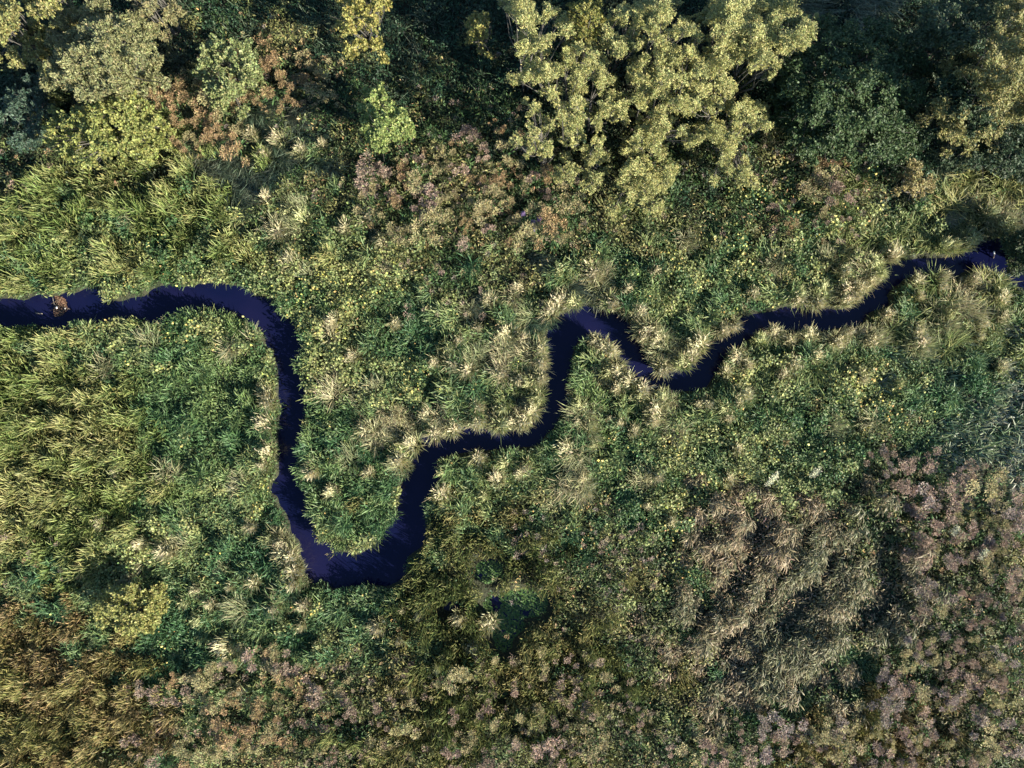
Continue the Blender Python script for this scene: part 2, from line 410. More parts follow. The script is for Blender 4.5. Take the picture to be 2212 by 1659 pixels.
def grass_units(sel, n, rad, L, lean, droop, w, c0a, c0b, c1a, c1b, azf=None, A=None, lift=0.0, s=0.2, hpow=1.0):
    """n leaves for every selected spot of ground"""
    idx = np.repeat(np.nonzero(sel)[0], n); m = len(idx)
    if m == 0: return A
    if A is None: A = Acc()
    th = U(0, 2 * math.pi, m); rr = np.sqrt(U(0, 1, m)) * rad
    base = np.stack([ux[idx] + np.cos(th) * rr, uy[idx] + np.sin(th) * rr, lift * R_.random(m) ** 0.7 * UH[idx] - 0.02], 1)
    az = th + R_.normal(0, 0.8, m)
    az = np.where(R_.random(m) < 0.5, CAZ[idx] + R_.normal(0, 0.6, m), az)
    if azf is not None: az = azf + R_.normal(0, 0.7, m)
    bk = bank[idx]
    az = np.where(bk & (R_.random(m) < 0.45), BAZ[idx] + R_.normal(0, 0.7, m), az)
    q = np.minimum(1, 0.42 + (usd[idx] - 0.24) * 1.5)
    le = U(L[0], L[1], m) * (UH[idx] ** hpow) * np.where(bk, q, 1)
    p = np.clip(PN[idx] + R_.normal(0, 0.12, m), 0, 1)[:, None]
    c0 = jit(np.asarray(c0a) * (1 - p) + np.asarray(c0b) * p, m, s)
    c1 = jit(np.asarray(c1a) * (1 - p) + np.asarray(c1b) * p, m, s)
    blades(A, base, az, le, U(lean[0], lean[1], m), U(droop[0], droop[1], m), U(w[0], w[1], m), c0, c1)
    return A
def leaf_units(sel, n, rad, h, size, ca, cb, A=None, dots=0.0, dotcol=(0.6, 0.5, 0.1), asp=0.7, s=0.25):
    idx = np.repeat(np.nonzero(sel)[0], n); m = len(idx)
    if m == 0: return A
    if A is None: A = Acc()
    th = U(0, 2 * math.pi, m); rr = np.sqrt(U(0, 1, m)) * rad
    z = (h[0] + (h[1] - h[0]) * R_.random(m) ** 0.7) * UH[idx] * np.where(bank[idx], 0.7, 1)
    pos = np.stack([ux[idx] + np.cos(th) * rr, uy[idx] + np.sin(th) * rr, z], 1)
    p = np.clip(PN[idx] + R_.normal(0, 0.15, m), 0, 1)[:, None]
    col = jit(np.asarray(ca) * (1 - p) + np.asarray(cb) * p, m, s)
    if dots:
        q = R_.random(m) < dots * (0.15 + 2.6 * np.clip(N4(ux[idx] * 0.8, uy[idx] * 0.8) - 0.45, 0, 1) / 0.4)
        col[q] = jit(dotcol, q.sum(), 0.25, 0.12); pos[q, 2] += 0.08
    L = U(size[0], size[1], m)
    leaves(A, pos, U(0, 2 * math.pi, m), R_.normal(0.1, 0.55, m), L, L * U(asp * 0.75, asp * 1.2, m), col)
    return A
Z = lambda ch: np.isin(uz, [ord(c) for c in ch])
rnd = R_.random(len(ux))

# lush grass: tongues of the river bends, meadow, all the banks
GD, GL = (0.04, 0.095, 0.04), (0.075, 0.13, 0.045)
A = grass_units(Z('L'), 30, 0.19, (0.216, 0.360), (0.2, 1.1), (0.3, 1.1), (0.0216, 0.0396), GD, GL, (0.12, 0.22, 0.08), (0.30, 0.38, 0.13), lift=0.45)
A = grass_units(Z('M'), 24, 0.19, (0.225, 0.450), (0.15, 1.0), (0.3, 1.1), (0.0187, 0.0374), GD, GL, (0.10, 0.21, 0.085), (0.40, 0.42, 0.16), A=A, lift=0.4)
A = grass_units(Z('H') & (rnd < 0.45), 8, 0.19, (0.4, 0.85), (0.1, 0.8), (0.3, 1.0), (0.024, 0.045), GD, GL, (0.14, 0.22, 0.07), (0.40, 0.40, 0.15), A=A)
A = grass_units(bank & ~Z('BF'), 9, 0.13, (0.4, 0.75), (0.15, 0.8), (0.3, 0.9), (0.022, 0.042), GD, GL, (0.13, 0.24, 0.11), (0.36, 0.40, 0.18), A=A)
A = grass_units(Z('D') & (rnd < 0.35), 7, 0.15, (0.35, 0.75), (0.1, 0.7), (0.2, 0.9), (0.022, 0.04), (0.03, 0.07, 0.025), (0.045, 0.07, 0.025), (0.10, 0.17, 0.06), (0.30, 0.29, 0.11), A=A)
tag(A.obj('lush_grass', M_reed), 'lush green marsh grass along the winding river', 'grass', kind='stuff')

# mature cream topped grass in strips, brightness of sun-facing banks put into its colour
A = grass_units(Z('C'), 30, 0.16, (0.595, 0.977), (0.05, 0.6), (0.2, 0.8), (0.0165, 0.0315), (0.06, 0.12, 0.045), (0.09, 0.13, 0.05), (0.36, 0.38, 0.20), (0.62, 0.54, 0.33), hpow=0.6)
tag(A.obj('cream_grass', M_reed), 'ripe cream topped grass, coloured as sunlit, in strips along the river banks', 'grass', kind='stuff')

# olive tall grass by the upper right bank
A = grass_units(Z('G'), 20, 0.19, (0.5, 1.0), (0.1, 0.9), (0.4, 1.1), (0.02, 0.036), (0.05, 0.10, 0.03), (0.07, 0.11, 0.03), (0.19, 0.25, 0.09), (0.46, 0.42, 0.17))
tag(A.obj('olive_grass', M_reed), 'soft olive yellow tall grass on the upper right bank', 'grass', kind='stuff')

# pale grass bending over, the grey of shade put into its colour
A = grass_units(Z('T'), 26, 0.19, (0.540, 0.945), (0.4, 0.9), (0.3, 0.8), (0.0144, 0.0272), (0.04, 0.085, 0.045), (0.06, 0.09, 0.05), (0.15, 0.22, 0.14), (0.36, 0.36, 0.25), azf=-0.7)
tag(A.obj('shade_tinted_grass', M_reed), 'pale long grass tinted grey for shade, combed over in one direction', 'grass', kind='stuff')

# reeds
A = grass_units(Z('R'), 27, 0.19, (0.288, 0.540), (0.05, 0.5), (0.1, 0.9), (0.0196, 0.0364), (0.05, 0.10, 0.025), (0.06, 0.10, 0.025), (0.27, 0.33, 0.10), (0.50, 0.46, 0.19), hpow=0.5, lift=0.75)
tag(A.obj('yellow_reeds', M_reed), 'tall yellow green reed bed on the left side of the marsh', 'reeds', kind='stuff')
A = grass_units(Z('O'), 28, 0.19, (0.227, 0.423), (0.05, 0.5), (0.1, 0.8), (0.0182, 0.0336), (0.045, 0.075, 0.02), (0.06, 0.06, 0.02), (0.36, 0.32, 0.11), (0.48, 0.34, 0.17), hpow=0.4, lift=0.75)
tag(A.obj('rusty_reeds', M_reed), 'rusty gold reed bed in the lower left corner', 'reeds', kind='stuff')
A = grass_units(Z('B'), 20, 0.18, (0.262, 0.488), (0.0, 0.4), (0.05, 0.7), (0.0180, 0.0330), (0.03, 0.06, 0.02), (0.04, 0.06, 0.02), (0.22, 0.25, 0.08), (0.46, 0.39, 0.16), hpow=0.45, lift=0.7)
tag(A.obj('bulrushes', M_reed), 'upright olive bulrushes around the duckweed pool', 'bulrushes', kind='stuff')

# withered pale reeds
A = grass_units(Z('W') & (ridge > 0.33), 24, 0.18, (0.255, 0.510), (0.7, 1.5), (0.6, 1.3), (0.0240, 0.0440), (0.05, 0.07, 0.03), (0.09, 0.08, 0.04), (0.27, 0.25, 0.13), (0.52, 0.38, 0.235), azf=-1.9, s=0.3, hpow=0.4, lift=0.95)
A = leaf_units(Z('W'), 5, 0.17, (0.3, 0.7), (0.10, 0.2), (0.24, 0.20, 0.11), (0.48, 0.34, 0.21), A=A, asp=0.25, s=0.35)
tag(A.obj('withered_reeds', M_reed), 'withered pale tan reeds drooping in swathes', 'reeds', kind='stuff')
A = grass_units(Z('S'), 10, 0.18, (0.45, 0.9), (0.3, 1.0), (0.5, 1.4), (0.035, 0.065), (0.03, 0.06, 0.03), (0.04, 0.07, 0.03), (0.13, 0.21, 0.08), (0.46, 0.46, 0.31), azf=-0.3, s=0.35, hpow=0.6)  # pale tips put the sky's sheen into the blade colour
tag(A.obj('sheen_tinted_sedge', M_gloss), 'glossy sedge with sky sheen in its pale colour in the patch at right', 'sedge', kind='stuff')

# leafy herbs
A = leaf_units(Z('H'), 22, 0.18, (0.12, 0.75), (0.06, 0.13), (0.06, 0.125, 0.045), (0.36, 0.37, 0.14), dots=0.035, dotcol=(0.66, 0.58, 0.18))
A = leaf_units(Z('M'), 9, 0.19, (0.1, 0.55), (0.05, 0.11), (0.05, 0.12, 0.055), (0.17, 0.245, 0.10), A=A, dots=0.012, dotcol=(0.62, 0.52, 0.16))
A = leaf_units(Z('L') & (rnd < 0.5), 5, 0.19, (0.1, 0.5), (0.05, 0.1), (0.05, 0.13, 0.055), (0.18, 0.28, 0.08), A=A)
tag(A.obj('leafy_herbs', M_leaf), 'broad leaved green herbs with scattered yellow leaves', 'herbs', kind='stuff')
A = leaf_units(Z('D'), 15, 0.19, (0.1, 0.8), (0.08, 0.17), (0.045, 0.09, 0.03), (0.26, 0.24, 0.09), dots=0.03, dotcol=(0.48, 0.36, 0.15), asp=0.33, s=0.5)
A = leaf_units(Z('W'), 7, 0.2, (0.08, 0.35), (0.05, 0.12), (0.04, 0.10, 0.045), (0.07, 0.11, 0.05), A=A)
A = leaf_units(Z('SGROBC') & (rnd < 0.7), 6, 0.19, (0.1, 0.45), (0.05, 0.11), (0.04, 0.10, 0.035), (0.07, 0.13, 0.04), A=A)
tag(A.obj('dark_herbs', M_leaf), 'dark small leaved herbs with brown and yellow tips', 'herbs', kind='stuff')
A = leaf_units(Z('F'), 14, 0.19, (0.1, 0.6), (0.06, 0.14), (0.03, 0.075, 0.035), (0.07, 0.09, 0.05), asp=0.5, s=0.35)  # dark leaf colours carry the shade under and beside the trees
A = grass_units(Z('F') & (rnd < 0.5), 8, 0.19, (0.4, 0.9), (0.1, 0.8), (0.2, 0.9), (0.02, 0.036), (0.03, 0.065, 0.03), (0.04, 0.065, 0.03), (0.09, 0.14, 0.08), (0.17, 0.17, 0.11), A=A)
tag(A.obj('undergrowth', M_leaf), 'undergrowth between the trees with shade put into its dark colour', 'undergrowth', kind='stuff')

# duckweed film on the pool
def duckweed():
    A = Acc(); g = 0.07
    x, y = scatter(g, P(940, 1540)[0], P(1200, 1200)[0], -13.2, -6.9)
    k = (pool_sd(x, y) < 0.1) & (N1.fbm(x * 1.6, y * 1.6) > 0.27)
    cx, cy = P(972, 1312); k &= ((x - cx) ** 2 + (y - cy) ** 2 > 0.5 ** 2)
    x, y = x[k], y[k]; n = len(x)
    leaves(A, np.stack([x, y, np.full(n, -0.185) + U(0, 0.006, n)], 1), U(0, 6.28, n), np.zeros(n), U(0.08, 0.13, n), U(0.08, 0.13, n), jit((0.10, 0.18, 0.055), n, 0.12), fold=0.0)
    tag(A.obj('duckweed', M_leaf), 'green duckweed film floating on the small pool', 'duckweed', kind='stuff')
duckweed()

# ------------------------------------------------------------------ trees and shrubs
BARK = (0.13, 0.12, 0.10)
def puff(A, c, r, n, style, ca, cb, lean=None):
    """one tuft of a crown: several sprays of small leaves reaching outwards"""
    k = max(4, int(6 + r * 9))
    d = R_.normal(0, 1, (k, 3)); d[:, 2] = np.abs(d[:, 2]) * 0.8 + 0.05
    d /= np.linalg.norm(d, axis=1)[:, None]
    ln = r * U(0.7, 1.15, k)
    per = max(4, n // k); m = k * per
    t = np.tile(np.linspace(0.25, 1.0, per), k)[:, None]
    D = np.repeat(d, per, 0); Ln = np.repeat(ln, per)[:, None]
    thick = r * 0.30 * (1.15 - t)
    pos = c + D * Ln * t + R_.normal(0, 1, (m, 3)) * thick
    pos[:, 2] -= (0.15 * r) * (t[:, 0] ** 2)
    mix = np.clip(R_.normal(0.5, 0.3, (m, 1)), 0, 1)
    col = jit(np.asarray(ca) * (1 - mix) + np.asarray(cb) * mix, m, 0.15)
    az = np.arctan2(D[:, 1], D[:, 0]) + R_.normal(0, 0.7, m)
    pit = np.arcsin(np.clip(D[:, 2], -1, 1)) * 0.6 + R_.normal(0, 0.5, m)
    L0, L1, asp = style
    L = U(L0, L1, m)
    leaves(A, pos, az, pit, L, L * asp * U(0.8, 1.2, m), col)
def tree(name, label, cat, base, puffs, style, ca, cb, dens=900, group=None, bark=BARK, stem_r=0.09, stems=3):
    """puffs: (x, y, z, r) in metres"""
    bx, by = base
    root = empty(name, (bx, by, 0)); tag(root, label, cat, group)
    A = Acc(); B = Acc()
    hubs = []
    top = max(p[2] for p in puffs)
    for s in range(stems):
        a = s / stems * 6.28 + random.uniform(0, 1); rr = random.uniform(0.15, 0.5) * (0.5 if stems == 1 else 1)
        h = top * random.uniform(0.3, 0.5)
        hub = np.array([math.cos(a) * rr, math.sin(a) * rr, h]); hubs.append(hub)
        tube(B, [np.array([math.cos(a) * 0.06, math.sin(a) * 0.06, -0.1]), hub * np.array([0.45, 0.45, 0.5]) + R_.normal(0, 0.04, 3), hub], stem_r, stem_r * 0.55, bark, 6)
    for (x, y, z, r) in puffs:
        c = np.array([x - bx, y - by, z - r * 0.35])
        hub = min(hubs, key=lambda q: np.linalg.norm(q[:2] - c[:2]))
        mid = hub * 0.5 + c * 0.5 + np.array([0, 0, -0.12 * np.linalg.norm(c - hub)]) + R_.normal(0, 0.08, 3)
        tube(B, [hub, mid, c], stem_r * 0.36, 0.008, bark, 5)
        for q in range(3):
            e = c + R_.normal(0, 1, 3) * r * 0.6
            tube(B, [mid * 0.4 + c * 0.6, e], 0.012, 0.004, bark, 4)
        n = int(dens * (r / 0.4) ** 2)
        puff(A, c, r, n, style, ca, cb)
    A.obj('crown', M_leaf, root); B.obj('trunk', M_bark, root)
    return root

ZO3 = [(130,180,90),(300,110,60),(480,240,70),(500,520,70),(120,400,90),(40,60,80),(280,350,60),(580,400,60),(690,470,60),(600,620,100),(740,560,60),(790,680,90),(940,110,70),(820,260,60),(930,430,80),(960,360,60),(1080,200,70),(1100,100,60),(1310,80,100),(1220,220,70),(1250,320,60),(1400,270,60),(1530,250,60),(1620,310,50),(1310,420,100),(1400,500,60),(1270,520,50),(1150,510,60),(1060,580,70),(1100,640,60),(1530,450,70),(1100,380,50),(1150,740,90),(1260,790,80),(1100,860,80),(1330,640,80),(1420,700,70),(1480,680,60),(830,910,80),(780,960,60),(940,900,60),(980,990,60),(730,1040,50),(550,880,60),(560,1010,80),(520,1110,70),(420,970,50),(520,1220,50),(340,1070,40),(340,790,60),(190,920,50),(180,600,110),(300,600,80),(1270,980,80),(1310,1060,80),(1250,1150,80),(1230,1280,70),(1080,1180,50),(1060,1260,50),(1130,1110,60),(1460,1130,50),(1490,880,90),(1430,860,60),(1600,900,60),(1660,770,80),(1720,570,110),(1640,620,70),(1820,700,80),(1890,800,50),(1850,540,80),(1820,380,70),(1760,260,60),(1780,130,90),(1930,90,120),(2030,60,110),(1900,200,100),(2000,250,100),(2100,400,100),(2150,300,90),(1990,450,80),(2080,560,60),(2190,480,80),(1960,960,90),(2050,1010,60),(2120,1050,80),(2190,1080,50),(1740,1140,90),(1850,1280,80),(1900,1170,60),(1600,1210,70),(1810,900,40),(1730,940,40),(740,1300,70),(770,1220,40),(690,1370,60),(490,1440,60),(500,1530,60),(300,1240,60),(190,1140,50),(50,1220,40),(150,1290,40),(300,1310,50),(1060,1430,90),(970,1520,80),(1120,1480,60),(740,1520,70),(680,1630,50),(1060,1600,90),(1200,1620,70),(1350,1460,60),(1340,1560,70),(1180,1540,50),(2030,1490,70),(1980,1530,50),(1880,1450,50),(2100,1610,40),(1740,1550,40),(1830,1390,50),
 (2392,60,110),(2262,180,90),(2542,250,90),(2462,300,110),(2402,330,80),(2232,330,80),(2482,380,60),(2592,210,50),(2232,500,80),(2292,550,50),(2252,650,40),(880,1799,60),(1040,1689,60),(1140,1739,50),(1280,1769,50),(1220,1809,40)]
PUFFS = [(1106 + a / 4, b / 4, r / 4) for a, b, r in ZO3]
WILLOWS = [(1140,60,'grey green willow shrub in shade beside the dark clearing'),(1240,145,'willow shrub with bare grey twigs showing on the shaded side'),
 (1345,75,'willow shrub behind the round yellow leaved bush at the top'),(1290,225,'three-lobed pale willow shrub above the long bare branch'),
 (1385,150,'open willow shrub in the middle of the thicket with dark gaps'),(1430,95,'loose pale willow shrub near the top edge of the thicket'),
 (1410,205,'dense sunlit willow shrub at the heart of the thicket'),(1510,150,'pale willow shrub on the right flank of the dark hollow'),
 (1590,40,'dense bright yellow willow shrub at the top of the thicket'),(1720,75,'largest bright yellow willow crown next to the dark green tree'),
 (1630,140,'sunlit willow shrub below the brightest yellow crown'),(1560,215,'willow shrub with hooked clumps facing the dark green tree'),
 (1410,285,'tall narrow willow shrub reaching down out of the thicket'),(1240,275,'slender willow shrub on the lower shaded edge of the thicket'),
 (1370,385,'low pale willow shrub at the lowest tip of the thicket'),(1600,270,'low yellow willow shrub beside the pinkish brown seed plants'),
 (1285,345,'small upright willow shrub among dark herbs at the thicket foot'),(1180,310,'scattered low willow shrub with star shaped sprays at the thicket edge')]
def willow_h(x, y): return float(np.interp(y, [0, 180, 300, 450], [5.2, 4.4, 2.9, 1.8])) * float(np.interp(x, [1150, 1320], [1.45 if y < 330 else 1.1, 1.0]))  # left side raised so that its shadow fills the clearing
groups_ = {i: [] for i in range(len(WILLOWS))}
for (x, y, r) in PUFFS:
    i = min(range(len(WILLOWS)), key=lambda k: (WILLOWS[k][0] - x) ** 2 + (WILLOWS[k][1] - y) ** 2)
    z = willow_h(x, y) * random.uniform(0.78, 1.06)
    X, Y = P(x, y, z); groups_[i].append((X, Y, z, r * S * 1.02))
    for k in range(4):                                   # lower tufts under the lit ones
        a = random.uniform(0, 6.28); q = r * random.uniform(0.9, 1.5); z2 = z * random.uniform(0.3, 0.75)
        X, Y = P(x + math.cos(a) * q - 4, y + math.sin(a) * q - 3, z2); groups_[i].append((X, Y, z2, r * S * random.uniform(0.65, 1.0)))
for i, (bx, by, lab) in enumerate(WILLOWS):
    if not groups_[i]: continue
    X, Y = P(bx, by, willow_h(bx, by) * 0.8)
    tree('willow_shrub', lab, 'willow', (X, Y), groups_[i], (0.05, 0.095, 0.36), (0.20, 0.24, 0.095), (0.60, 0.555, 0.22), 1250, 'pale willow shrubs in the thicket', stem_r=0.06, stems=4)

def crown_in(outline, zt, r, n, seed, drop=0.35, jitter=0.2):
    """fills an outline (photo units) with tufts, highest in the middle"""
    rg = np.random.default_rng(seed); o = np.array(outline, float); c = o.mean(0); out = []
    lo = o.min(0); hi = o.max(0); D = np.sqrt(((o - c) ** 2).sum(1)).max()
    tries = 0
    while len(out) < n and tries < 6000:
        tries += 1
        q = lo + rg.random(2) * (hi - lo)
        if not inside(o, np.array([q[0]]), np.array([q[1]]))[0]: continue
        if any((q[0] - a) ** 2 + (q[1] - b) ** 2 < (0.75 * r) ** 2 for a, b, _, _ in out): continue
        e = math.hypot(*(q - c)) / D
        out.append((q[0], q[1], zt * (1 - drop * e * e) * (1 + rg.normal(0, 0.08)), r * S * rg.uniform(0.75, 1.2)))
    res = [P(a, b, z) + (z, rr) for a, b, z, rr in out]
    low = []
    for (a, b, z, rr) in res:
        if rg.random() < 0.75: low.append((a + rg.normal(0, 0.15), b + rg.normal(0, 0.15), z * rg.uniform(0.35, 0.7), rr * rg.uniform(0.8, 1.1)))
    return res + low
def ctree(name, label, cat, outline, zt, r, n, seed, style, ca, cb, dens=500, group=None, stems=3, drop=0.35, base=None):
    o = np.array(outline, float); c = base or o.mean(0)
    return tree(name, label, cat, P(c[0], c[1], zt * 0.7), crown_in(outline, zt, r, n, seed, drop), style, ca, cb, dens, group, stems=stems)
LEAFY = (0.07, 0.13, 0.55); NARROW = (0.08, 0.15, 0.32)
G_T = 'trees along the top of the marsh'
ctree('willow_tree', 'large olive grey willow tree near the upper left corner', 'tree', [(145,15),(200,5),(250,20),(305,25),(315,70),(310,110),(300,160),(285,195),(230,205),(180,205),(150,190),(105,185),(100,150),(110,90),(120,50)], 4.6, 20, 60, 1, NARROW, (0.16, 0.175, 0.085), (0.40, 0.39, 0.18), 650, G_T, 4)
ctree('green_shrub', 'yellow green shrub with radiating sprays below the olive willow tree', 'shrub', [(110,235),(150,225),(215,225),(270,200),(290,190),(320,215),(345,260),(345,300),(300,330),(240,330),(180,350),(150,345),(95,300),(100,270)], 2.9, 15, 70, 2, LEAFY, (0.17, 0.21, 0.07), (0.42, 0.42, 0.13), 420, G_T, 4)
ctree('green_tree', 'yellow green tree cut off by the upper left corner', 'tree', [(-60,-20),(20,0),(35,20),(30,60),(15,80),(-60,90)], 5.0, 18, 26, 3, LEAFY, (0.20, 0.22, 0.08), (0.44, 0.40, 0.15), 500, G_T)
ctree('green_tree', 'leafy tree at the top edge left of the olive willow', 'tree', [(45,-40),(130,-40),(135,5),(110,20),(75,25),(50,15)], 4.8, 16, 18, 4, LEAFY, (0.18, 0.21, 0.08), (0.42, 0.38, 0.14), 460, G_T)
ctree('green_tree', 'tree tip at the top edge right of the olive willow', 'tree', [(260,-40),(345,-40),(345,15),(320,28),(290,15)], 4.6, 14, 14, 5, NARROW, (0.18, 0.18, 0.09), (0.38, 0.34, 0.16), 500, G_T)
ctree('green_shrub', 'pale green shrub standing beside dark shade and orange brown seed plants', 'shrub', [(450,90),(500,80),(535,90),(550,130),(545,165),(515,190),(490,210),(465,200),(440,185),(415,150),(430,120)], 3.0, 15, 36, 6, LEAFY, (0.16, 0.21, 0.08), (0.38, 0.40, 0.17), 460, G_T)
ctree('green_shrub', 'bright fresh green shrub alone above the middle of the meadow', 'shrub', [(800,185),(820,180),(845,210),(870,235),(885,270),(895,290),(860,300),(830,310),(795,305),(785,280),(785,240),(775,215)], 2.7, 14, 34, 7, LEAFY, (0.15, 0.23, 0.07), (0.42, 0.46, 0.16), 480, G_T)
ctree('yellow_tree', 'golden green tree cut by the top edge left of the dark clearing', 'tree', [(725,-40),(840,-40),(838,15),(820,45),(790,55),(770,60),(740,85),(728,60),(735,30)], 4.6, 16, 26, 8, LEAFY, (0.22, 0.23, 0.07), (0.48, 0.42, 0.13), 480, G_T)
ctree('yellow_shrub', 'small yellow green shrub standing alone in the dark shade left of the willows', 'shrub', [(1030,30),(1055,35),(1058,65),(1035,90),(1015,70),(1010,45)], 3.4, 11, 14, 9, LEAFY, (0.18, 0.20, 0.06), (0.44, 0.38, 0.12), 480, G_T)
ctree('round_shrub', 'round dark bush with small golden leaves inside the willow thicket', 'shrub', [(1235,10),(1290,5),(1305,40),(1295,70),(1265,82),(1240,65),(1230,35)], 4.9, 13, 30, 10, (0.06, 0.11, 0.7), (0.10, 0.12, 0.03), (0.36, 0.33, 0.09), 300, G_T)
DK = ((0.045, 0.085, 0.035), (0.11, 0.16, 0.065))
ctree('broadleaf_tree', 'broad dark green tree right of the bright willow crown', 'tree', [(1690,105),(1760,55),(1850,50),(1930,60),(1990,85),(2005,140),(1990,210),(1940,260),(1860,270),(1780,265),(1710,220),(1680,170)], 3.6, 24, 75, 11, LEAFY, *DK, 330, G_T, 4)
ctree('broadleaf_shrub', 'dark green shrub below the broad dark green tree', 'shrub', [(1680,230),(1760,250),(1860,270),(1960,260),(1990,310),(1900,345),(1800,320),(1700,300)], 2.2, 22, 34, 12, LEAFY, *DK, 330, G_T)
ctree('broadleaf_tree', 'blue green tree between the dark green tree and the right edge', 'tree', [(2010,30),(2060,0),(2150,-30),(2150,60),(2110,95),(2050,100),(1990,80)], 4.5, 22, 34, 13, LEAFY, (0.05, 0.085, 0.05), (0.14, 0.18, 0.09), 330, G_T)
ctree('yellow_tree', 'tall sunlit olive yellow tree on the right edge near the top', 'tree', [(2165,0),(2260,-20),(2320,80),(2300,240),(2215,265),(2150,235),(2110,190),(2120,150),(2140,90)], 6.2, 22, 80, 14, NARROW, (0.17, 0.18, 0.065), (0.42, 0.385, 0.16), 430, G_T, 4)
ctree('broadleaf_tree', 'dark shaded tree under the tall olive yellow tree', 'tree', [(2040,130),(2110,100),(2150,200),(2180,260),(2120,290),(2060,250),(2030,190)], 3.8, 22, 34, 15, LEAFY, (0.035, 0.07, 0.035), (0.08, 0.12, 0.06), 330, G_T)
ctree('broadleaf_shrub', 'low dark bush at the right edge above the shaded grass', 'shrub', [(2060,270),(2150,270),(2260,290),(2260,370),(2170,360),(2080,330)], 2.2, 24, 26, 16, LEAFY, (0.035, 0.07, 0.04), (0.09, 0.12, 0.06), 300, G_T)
ctree('dark_bush', 'dark green bush overhanging the river at the right edge', 'bush', [(2195,515),(2260,490),(2290,540),(2270,590),(2212,582),(2192,560)], 1.7, 16, 22, 17, NARROW, (0.04, 0.08, 0.035), (0.12, 0.14, 0.06), 500)
ctree('pale_shrub', 'pale tan yellow shrub below the shaded grass on the upper right', 'shrub', [(1955,350),(1995,345),(2015,375),(2010,415),(1975,420),(1950,395)], 1.7, 12, 16, 18, NARROW, (0.22, 0.20, 0.08), (0.46, 0.38, 0.17), 500)
ctree('green_shrub', 'yellow green shrub beside the rusty reeds in the lower left', 'shrub', [(215,1280),(265,1268),(330,1272),(345,1310),(330,1360),(285,1375),(245,1350),(205,1340),(205,1305)], 1.9, 14, 44, 19, LEAFY, (0.17, 0.19, 0.06), (0.44, 0.42, 0.14), 420)
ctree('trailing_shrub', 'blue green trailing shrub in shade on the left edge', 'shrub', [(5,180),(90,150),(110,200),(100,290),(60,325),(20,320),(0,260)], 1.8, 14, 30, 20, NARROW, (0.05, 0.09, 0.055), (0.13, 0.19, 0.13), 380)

# ------------------------------------------------------------------ tussocks
def tussock_mesh(k):
    A = Acc(); n = 240
    th = U(0, 6.283, n); rr = np.sqrt(U(0, 1, n)) * 0.20
    base = np.stack([np.cos(th) * rr, np.sin(th) * rr, np.full(n, -0.05)], 1)
    side = U(-math.pi, math.pi, 1)[0]
    az = np.where(R_.random(n) < 0.5, side + R_.normal(0, 0.6, n), th + R_.normal(0, 0.5, n))
    green = k % 4 == 3
    cb = (0.08, 0.14, 0.05) if not green else (0.06, 0.14, 0.05)
    ct = (0.50, 0.46, 0.26) if not green else (0.40, 0.41, 0.19)
    blades(A, base, az, U(0.55, 1.0, n), U(0.03, 0.42, n), U(0.1, 0.8, n), U(0.02, 0.04, n), jit(cb, n), jit(ct, n, 0.2))
    m = 90                                                # plumes: short pale strokes around the tips
    th = U(0, 6.283, m); r2 = np.abs(R_.normal(0, 0.15, m))
    base = np.stack([np.cos(th) * r2 + math.cos(side) * 0.1, np.sin(th) * r2 + math.sin(side) * 0.1, U(0.55, 0.85, m)], 1)
    blades(A, base, np.where(R_.random(m) < 0.6, side, th) + R_.normal(0, 0.5, m), U(0.14, 0.28, m), U(0.1, 0.8, m), U(0.2, 0.8, m), U(0.022, 0.04, m), jit(ct, m, 0.15), jit((0.58, 0.51, 0.33) if not green else (0.50, 0.49, 0.26), m, 0.15))
    return A.mesh('grass_tussock', M_tuss)
T_MESH = [tussock_mesh(k) for k in range(12)]
